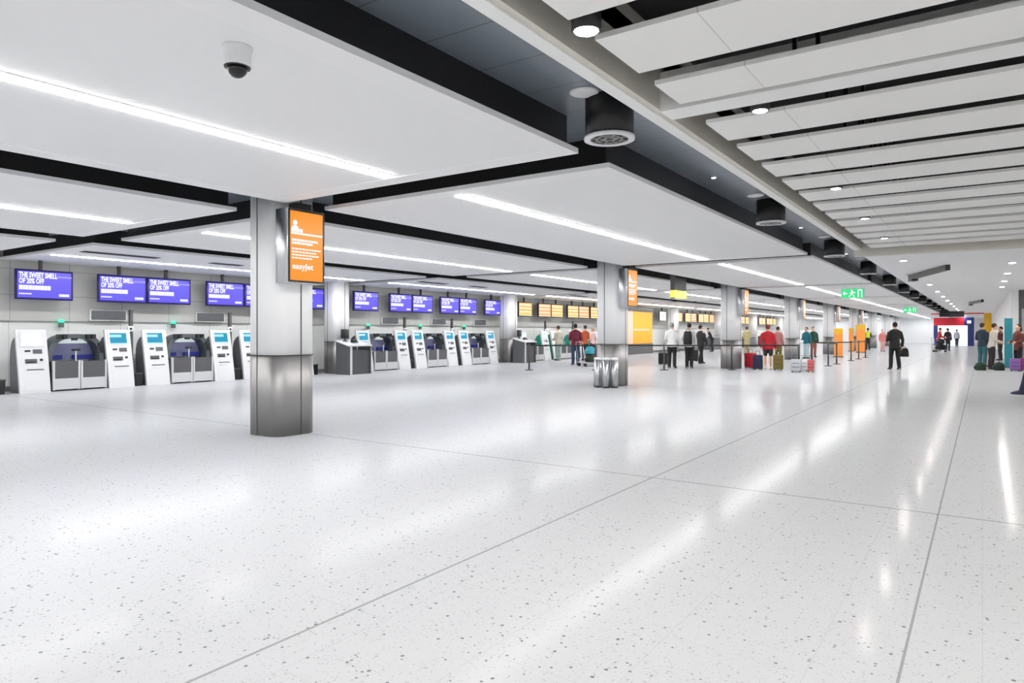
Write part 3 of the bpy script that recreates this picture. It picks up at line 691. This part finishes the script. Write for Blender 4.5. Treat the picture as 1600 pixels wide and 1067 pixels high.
# ------------------------------------------------------------------ kiosks and bag drops
def kiosk():
    t = thing('check_in_kiosk', '', 'kiosk', (0, 0, 0)); hw = .31
    F = lambda z: -.27 * (z / 1.46) ** 1.15
    zs = [0, .2, .4, .6, .8, 1.0, 1.2, 1.4, 1.46]
    b = MB(); b.prism([(F(z), z) for z in zs] + [(F(z) - .075, z) for z in zs[::-1]], 'y', -hw, hw); b.build('front_shell', M['kioskw'], t)
    back = [(F(z) - .075, z) for z in (0, .4, .8, 1.1, 1.3)] + [(-.40, 1.27), (-.50, 1.21), (-.58, 1.11), (-.63, .95), (-.64, .7), (-.62, 0)]
    b = MB(); b.prism(back, 'y', -hw + .02, hw - .02); b.build('side_panel', M['midgrey'], t)
    def plate(name, m, y0, y1, z0, z1, d=.006, par=None, mi=None):
        b = MB(); b.prism([(F(z0) + d, z0), (F(z1) + d, z1), (F(z1) - .01, z1), (F(z0) - .01, z0)], 'y', y0, y1); return b.build(name, m, par or t)
    bz = plate('screen_bezel', M['kioskw'], -.25, .25, 1.06, 1.42, .012)
    sc = plate('screen', M['cyan'], -.205, .205, 1.10, 1.38, .016)
    plate('screen_banner', M['cyanhi'], -.205, .08, 1.27, 1.34, .018, sc); plate('screen_banner', M['cyanhi'], -.205, .205, 1.10, 1.125, .018, sc)
    plate('card_slot', M['blackp'], -.16, -.05, .945, .985, .01); plate('instruction_plate', M['midgrey'], .0, .19, .90, 1.0)
    pr = plate('printer_slot', M['darkgrey'], -.17, .07, .68, .78, .01); plate('printer_mouth', M['blackp'], -.15, .03, .69, .72, .014, pr)
    plate('reader', M['blackp'], .13, .19, .73, .78, .012)
    plate('notice_line', M['midgrey'], -.15, .2, .52, .545); plate('notice_line', M['steel_hi'], -.15, .12, .45, .465)
    plate('lower_door', M['kioskw'], -.22, .24, .05, .42, .005)
    MB().box(-.60, -.005, -hw + .03, hw - .03, 0, .025).build('plinth', M['blackp'], t)
    return t
def bag_drop():
    t = thing('bag_drop', '', 'bag drop', (0, 0, 0))
    for s in (-1, 1):
        c = s * .305
        b = MB()
        for y in (-.275, .275): b.box(-.06, 0, c + y - .022, c + y + .022, .03, .72)
        g = MB(); g.box(-.06, 0, c - .253, c + .253, .03, .06); b.v += []; b.build('gate_post', M['kick'], t)
        MB().box(-.045, -.015, c - .253, c + .253, .30, .70).build('gate_infill', M['darkgrey'], t)
        MB().box(-.055, -.005, c - .253, c + .253, .04, .30).build('kick_panel', M['kick'], t)
        MB().box(-.8, -.06, c - .25, c + .25, .0, .30).build('conveyor', M['blackp'], t)
        MB().box(-.9, -.06, s * .56, s * .60, 0, .70).build('side_cheek', M['darkgrey'], t)
    # arched hood
    def arch(r, n=20, x=1):
        pts = []
        for i in range(n + 1):
            a = PI * i / n; c, s_ = math.cos(a), math.sin(a)
            pts.append((r * math.copysign(abs(c) ** .62, c), .66 + (r + .06) * s_ ** .75))
        return pts
    out, inn = arch(.635), arch(.53)
    b = MB()
    for i in range(len(out) - 1): b.prism([out[i], out[i + 1], inn[i + 1], inn[i]], 'x', -.62, -.22)
    b.build('hood', M['hood'], t)
    b = MB()
    for y in (-.40, -.28, .24, .36): MB().box(-.23, -.13, y - .045, y + .045, 1.24, 1.35).build('scanner', M['blackp'], t)
    MB().box(-.23, -.15, -.12, .0, 1.20, 1.26).build('scanner', M['blackp'], t)
    for a in (2, 3, 4): b.box(-.225, -.19, (out[a][0] + inn[a][0]) / 2 - .035, (out[a][0] + inn[a][0]) / 2 + .035, (out[a][1] + inn[a][1]) / 2 - .045, (out[a][1] + inn[a][1]) / 2 + .045)
    b.build('rim_block', M['blackp'], t)
    MB().box(-.63, -.60, -.56, .56, .72, 1.12).build('glass_panel', M['lavender'], t)
    MB().box(-.64, -.60, -.54, .54, 1.13, 1.22).build('light_panel', M['glass'], t)
    for y0, y1 in ((-.54, -.2), (.04, .5)): MB().box(-.58, -.5, y0, y1, .74, .84).build('warning_band', M['blue'], t)
    b = MB(); b.tube([(-.12, -.06, .3), (-.12, -.06, .96)], .02, 8); sp = b.build('scanner_post', M['steel_hi'], t)
    b = MB(); b.rbox(-.15, -.07, -.15, .03, .95, 1.0, .01, 1); b.build('hand_scanner', M['blackp'], sp)
    return t
kio0, drop0 = kiosk(), bag_drop()
def green_lamp(label, y):
    t = thing('wall_lamp', label, 'signal lamp', (-18.95, y, 1.64))
    MB().box(-.0, .07, -.05, .05, -.12, .0).build('box', M['midgrey'], t)
    b = MB(); b.lathe([(.06, 0), (.06, .05), (.035, .075)], (.05, 0, 0), 14); b.build('lens', M['green'], t)
def camera_post(label, y):
    t = thing('camera_post', label, 'camera post', (-18.45, y, 0))
    b = MB(); b.box(-.05, .05, -.035, .035, 0, 1.98); b.build('post', M['darkgrey'], t)
    b = MB(); b.rbox(.02, .10, -.11, .03, 1.42, 1.56, .02, 2); h = b.build('camera_head', M['white'], t)
    b = MB(); b.ell((.105, -.045, 1.49), (.02, .035, .035), 10, 6); b.build('lens', M['blackp'], h)
def bin_(label, y):
    t = thing('litter_bin', label, 'bin', (-18.22, y, 0))
    b = MB(); b.prism([(-.08, 0), (.08, 0), (.1, .32), (-.1, .32)], 'x', -.1, .1); b.build('body', M['blackp'], t)
    b = MB(); b.box(-.11, .11, -.11, .11, .32, .34); b.build('rim', M['darkgrey'], t)
def wall_box(label, y):
    t = thing('wall_cabinet', label, 'wall cabinet', (-18.95, y, 0))
    MB().box(0, .10, -.45, .45, 1.70, 1.98).build('body', M['wall_low'], t); MB().box(.10, .104, -.43, .43, 1.72, 1.96).build('door', M['midgrey'], t)
nk = nb = 0
for bay in range(3):
    yb = 6.05 + PER * bay
    for j in range(3):
        if bay == 2 and j == 2: pass
        ys = yb + .75 + 2.87 * j
        teal = {'side_panel': M['teal']} if bay == 2 else None
        for y in (ys, ys + 1.93):
            lab = 'white self-service kiosk with %s sides, %s along the wall from the viewer' % ('teal' if teal else 'grey', ORD[nk])
            if nk == 0: o = kio0; o.location = (-18.0, y, 0); o['label'] = lab; o['group'] = 'self-service kiosks'
            else: dup(kio0, (-18.0, y, 0), 0, lab, swap=dict(teal or {}, **({'screen': M['whitescr']} if bay == 2 else {})))
            nk += 1
        lab = 'grey bag drop with arched hood and low gates, %s along the wall' % ORD[nb]
        c = (-18.02, ys + .965, 0)
        if nb == 0: drop0.location = c; drop0['label'] = lab; drop0['group'] = 'bag drops'
        else: dup(drop0, c, 0, lab if bay < 2 else 'low open bag drop between teal-sided kiosks, %s along the wall' % ORD[nb], skip=('hood', 'scanner', 'rim_block', 'light_panel', 'glass_panel', 'warning_band') if bay == 2 else ())
        if bay < 2:
            green_lamp('small green signal lamp on the wall over the %s bag drop' % ORD[nb], ys + .9)
            wall_box('blank grey wall cabinet above the gap after the %s bag drop' % ORD[nb], ys + 2.0)
        if j < 2 or bay == 0:
            camera_post('grey camera post between the kiosks after the %s bag drop' % ORD[nb], ys + 2.36)
            bin_('small black bin on the floor after the %s bag drop' % ORD[nb], ys + 2.40)
        nb += 1
# the nearest kiosk shows a white screen
for ch in kio0.children:
    if ch.name.startswith('screen') and not ch.name.startswith('screen_'):
        ch.material_slots[0].link = 'OBJECT'; ch.material_slots[0].material = M['whitescr']
        for g in ch.children: g.material_slots[0].link = 'OBJECT'; g.material_slots[0].material = M['glass']
bin_('small black bin before the nearest kiosk', 6.15)

def desk(label, x, y):
    t = thing('help_desk', label, 'desk', (x, y, 0))
    b = MB(); b.prism([(-.62, 0), (0, 0), (0, .93), (-.62, 1.10)], 'y', 0, .06); b.build('end_panel', M['darkgrey'], t)
    b = MB(); b.box(-.05, .03, .06, .13, 0, .93); b.build('corner_post', M['white'], t)
    b = MB(); b.box(-.12, -.04, .13, .95, 0, .80); b.build('front_panel', M['darkgrey'], t)
    b = MB(); b.prism([(.05, .93), (.05, .97), (-.64, 1.14), (-.64, 1.10)], 'y', -.02, 1.0); b.build('counter', M['white'], t)
    b = MB(); b.box(-.6, 0, .95, 1.0, 0, .93); b.build('end_panel', M['darkgrey'], t)
    m = thing('monitor', 'black monitor standing on the %s' % label.split(' with ')[0], 'monitor', (x - .38, y + .18, 1.10))
    b = MB(); b.rbox(-.02, .02, -.17, .17, .1, .40, .008, 1); b.build('panel', M['blackp'], m)
    b = MB(); b.box(-.05, .05, -.06, .06, .0, .03); b.box(-.012, .012, -.02, .02, .03, .12); b.build('stand', M['blackp'], m)
    p = thing('telephone', 'black telephone on the %s' % label.split(' with ')[0], 'telephone', (x - .22, y + .45, 1.065))
    b = MB(); b.prism([(-.1, 0), (.1, 0), (.1, .03), (-.1, .07)], 'y', -.08, .08); b.build('base', M['blackp'], p)
    b = MB(); b.tube([(-.02, -.11, .07), (-.02, 0, .095), (-.02, .11, .07)], [.024, .014, .024], 8); b.build('handset', M['blackp'], p)
desk('dark grey help desk with a sloping side, nearest the viewer', -17.1, 15.45)
desk('dark grey help desk beside the teal-sided kiosks with a sloping side', -17.1, 25.85)

# big orange board on the check-in wall
t = thing('advert_board', 'big orange board with a dark base against the check-in wall', 'board', (-18.2, 41.1, 0))
MB().box(-.3, 0, -1.95, 1.95, .66, 2.72).build('face', M['board'], t)
MB().box(-.3, .01, -1.95, -1.1, .66, 2.72).build('pale_panel', M['boardpink'], t)
MB().box(-.3, .012, -1.0, 1.4, 1.5, 1.62).build('pale_band', M['boardpink'], t)
MB().box(-.3, .03, -1.95, 1.95, 2.72, 2.86).build('top_rail', M['blackp'], t)
MB().box(-.32, .05, -1.95, 1.95, 0, .66).build('base', M['darkgrey'], t)
# far desks
for i, y in enumerate((50.5, 54.5, 60.5, 65, 70.5, 75.0)):
    t = thing('check_in_desk', 'pale check-in desk far along the wall under the orange screens, %s from the board' % ORD[i], 'desk', (-17.6, y, 0))
    MB().box(-.7, 0, -.9, .9, 0, 1.0).build('cabinet', M['midgrey'], t); MB().box(-.75, .06, -.95, .95, 1.0, 1.05).build('counter', M['white'], t)
# bins in front of the second column
for i, (px, py) in enumerate(((934, 605), (947, 606), (960, 606))):
    x, y = at(px, py); t = thing('litter_bin', 'slim steel cylinder bin before the second column, %s' % ('furthest from the displays', 'between the other two', 'under the display side')[i], 'bin', (x, y, 0))
    b = MB(); b.lathe([(.095, 0), (.095, .70)], n=24); b.build('body', M['steel_hi'], t); b = MB(); b.lathe([(.1, .70), (.1, .74), (.07, .76)], n=24); b.build('lid', M['white'], t)
    b = MB(); b.lathe([(.098, 0), (.098, .03)], n=24); b.build('foot_ring', M['blackp'], t)

# belt barriers
def belt_post(label, a, e=None):
    t = thing('belt_barrier', label, 'barrier', (a[0], a[1], 0), 0, 'belt barrier posts')
    b = MB(); b.lathe([(.16, 0), (.16, .015), (.05, .035)], n=20); b.build('base', M['blackp'], t)
    b = MB(); b.lathe([(.03, .03), (.03, .86), (.038, .87), (.038, .97), (.02, .98)], n=14); b.build('post', M['darkgrey'], t)
    if e:
        d = Vector((e[0] - a[0], e[1] - a[1], 0)); n_ = Vector((-d.y, d.x, 0)).normalized() * .003; u = d.normalized(); p0, p1 = u * .04, d - u * .04
        b = MB(); vs = [p0 - n_, p1 - n_, p1 + n_, p0 + n_]; b.prism([(v.x, v.y) for v in vs], 'z', .885, .935); b.build('belt', M['blackp'], t)
pts = [(-13.8, 21.2), (-11.75, 22.6), (-9.7, 24.05), (-7.65, 25.5), (-5.6, 26.9)]
for i, p in enumerate(pts): belt_post('black belt barrier post in the line before the third column, %s from the bins' % ('first' if not i else ORD[i]), p, pts[i + 1] if i < 4 else None)
pts = [(-5.25, 30.7), (-5.27, 32.8), (-6.7, 34.9), (-5.3, 37.0), (-5.3, 39.5), (-5.3, 42)]
for i, p in enumerate(pts): belt_post('black belt barrier post in the lane behind the white suitcases, %s from the viewer' % ORD[i], p, pts[i + 1] if i < 5 else None)
# orange totems
for i, (px, py, h, w) in enumerate(((1310, 558, 1.62, .42), (1345, 551, 1.92, .55), (1330, 549, 1.7, .3))):
    x, y = at(px, py); t = thing('sign_totem', ('orange sign totem behind the belt barrier posts', 'tall orange sign totem beside the hi-vis worker', 'narrow orange sign totem between the two wider ones')[i], 'sign', (x, y, 0), R(-70))
    MB().box(-.08, .08, -w / 2, w / 2, .05, h - .3).build('body', M['orangep'], t); MB().box(-.085, .085, -w / 2, w / 2, h - .3, h).build('header', M['yel'], t); MB().box(-.15, .15, -w / 2 - .03, w / 2 + .03, 0, .05).build('foot', M['darkgrey'], t)

# hanging signs
def exit_sign(label, x, y):
    t = thing('hanging_sign', label, 'sign', (x, y, 2.6), 0, None); w, h = .37, .34
    MB().box(-w, w, -.03, .03, 0, h).build('box', M['white'], t); MB().box(-w + .01, w - .01, -.036, -.03, .01, h - .01).build('face', M['greensign'], t)
    b = MB(); f = lambda pts: b.prism(pts, 'y', -.040, -.036)
    f([(-.02 + .028 * math.cos(a * PI / 6), .275 + .028 * math.sin(a * PI / 6)) for a in range(12)])             # running figure
    f([(-.05, .13), (0, .13), (.03, .235), (-.02, .245)]); f([(.01, .21), (.09, .17), (.095, .19), (.02, .235)]); f([(-.09, .16), (-.075, .15), (-.02, .215), (-.03, .24)])
    f([(-.02, .14), (.01, .14), (.07, .08), (.05, .03), (.03, .035), (.04, .08)]); f([(-.05, .14), (-.025, .13), (-.07, .07), (-.13, .06), (-.13, .08), (-.08, .09)])
    f([(.17, .04), (.20, .04), (.20, .30), (.17, .30)]); f([(.17, .27), (.31, .27), (.31, .30), (.17, .30)]); f([(.28, .04), (.31, .04), (.31, .30), (.28, .30)])
    f([(-.32, .17), (-.25, .24), (-.25, .19), (-.17, .19), (-.17, .15), (-.25, .15), (-.25, .10)])
    b.build('pictogram', M['letter'], t)
    for s in (-1, 1):
        MB().box(s * .25 - .006, s * .25 + .006, -.006, .006, h, .5).build('hanger', M['steel_hi'], t)
exit_sign('green exit sign hanging near the dark channel, the closer one', -3.78, 26.75)
exit_sign('small green exit sign hanging far down beside the dark channel', -3.7, 48.9)
t = thing('hanging_sign', 'black hanging sign with a glowing yellow lower panel near the third column', 'sign', (-7.95, 20.9, 2.45))
MB().box(-.07, .07, -.5, .5, .28, .72).build('box', M['blackp'], t); MB().box(-.075, .075, -.53, .53, .03, .26).build('lit_panel', M['yellow'], t)
MB().box(-.072, .072, -.506, -.5, .0, .72).build('end_cap', M['midgrey'], t); b = MB(); b.box(-.02, .02, -.3, -.26, .72, 1.0); b.box(-.02, .02, .26, .3, .72, 1.0); b.build('hanger', M['blackp'], t)

# far end: gateway, portal and shopfront pieces
t = thing('gateway', 'red and navy gateway to the bright passage at the far end', 'gateway', (-2.45, 84, 0))
MB().box(-1.75, .9, -.2, .2, 2.1, 2.9).build('red_header', M['red'], t); MB().box(.9, 1.75, -.21, .21, 2.1, 2.9).build('navy_header', M['navy'], t)
MB().box(-1.75, -1.4, -.2, .2, 0, 2.1).build('post', M['navy'], t); MB().box(1.2, 1.75, -.2, .2, 0, 2.1).build('post', M['navy'], t)
MB().box(1.15, 1.5, -.22, -.21, 2.3, 2.6).build('emblem', M['letter'], t)
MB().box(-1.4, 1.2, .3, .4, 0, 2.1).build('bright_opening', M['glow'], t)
t = thing('hanging_sign', 'long black sign hanging in front of the red gateway', 'sign', (-2.05, 66, 2.75))
MB().box(-.85, .85, -.08, .08, -.1, .5).build('box', M['blackp'], t); MB().box(-.6, -.55, -.02, .02, .5, .6).build('hanger', M['blackp'], t)
t = thing('portal_frame', 'yellow-posted portal with a thin red lintel at the far end', 'portal', (-1.2, 72, 0))
MB().box(1.3, 1.85, -.15, .15, 0, 3.05).build('yellow_post', M['yel'], t); MB().box(-2.6, 1.3, -.12, .12, 2.98, 3.08).build('lintel', M['red'], t)
t = thing('banner_stand', 'tall teal banner stand by the narrow wall', 'banner', (.83, 33.2, 0))
MB().box(-.12, .14, -.03, .03, .05, 1.95).build('banner', M['tealb'], t); MB().box(-.16, .18, -.15, .15, 0, .05).build('foot', M['midgrey'], t)
t = thing('shop_portal', 'dark-framed shop opening with white pilasters where the hall narrows', 'shopfront', (1.0, 34.35, 0))
MB().box(-.05, .2, -.1, .29, 0, 3.1).build('pilaster', M['white'], t)
MB().box(.2, .55, -.05, .29, 2.35, 3.1).build('dark_fascia', M['darkgrey'], t); MB().box(.2, .3, -.05, .29, 0, 2.35).build('dark_post', M['darkgrey'], t)
MB().box(.55, .95, -.1, .29, 0, 3.1).build('pilaster', M['white'], t)

# ------------------------------------------------------------------ light and view
w = bpy.data.worlds.new('world'); S.world = w; w.use_nodes = True
w.node_tree.nodes['Background'].inputs[0].default_value = (1, 1, 1, 1); w.node_tree.nodes['Background'].inputs[1].default_value = .5
S.view_settings.view_transform = 'Standard'; S.view_settings.look = 'None'; S.view_settings.gamma = 1; S.view_settings.use_curve_mapping = False
S.view_settings.exposure = 0.12
S.cycles.max_bounces = 10; S.cycles.diffuse_bounces = 7; S.cycles.glossy_bounces = 4; S.cycles.sample_clamp_indirect = 6
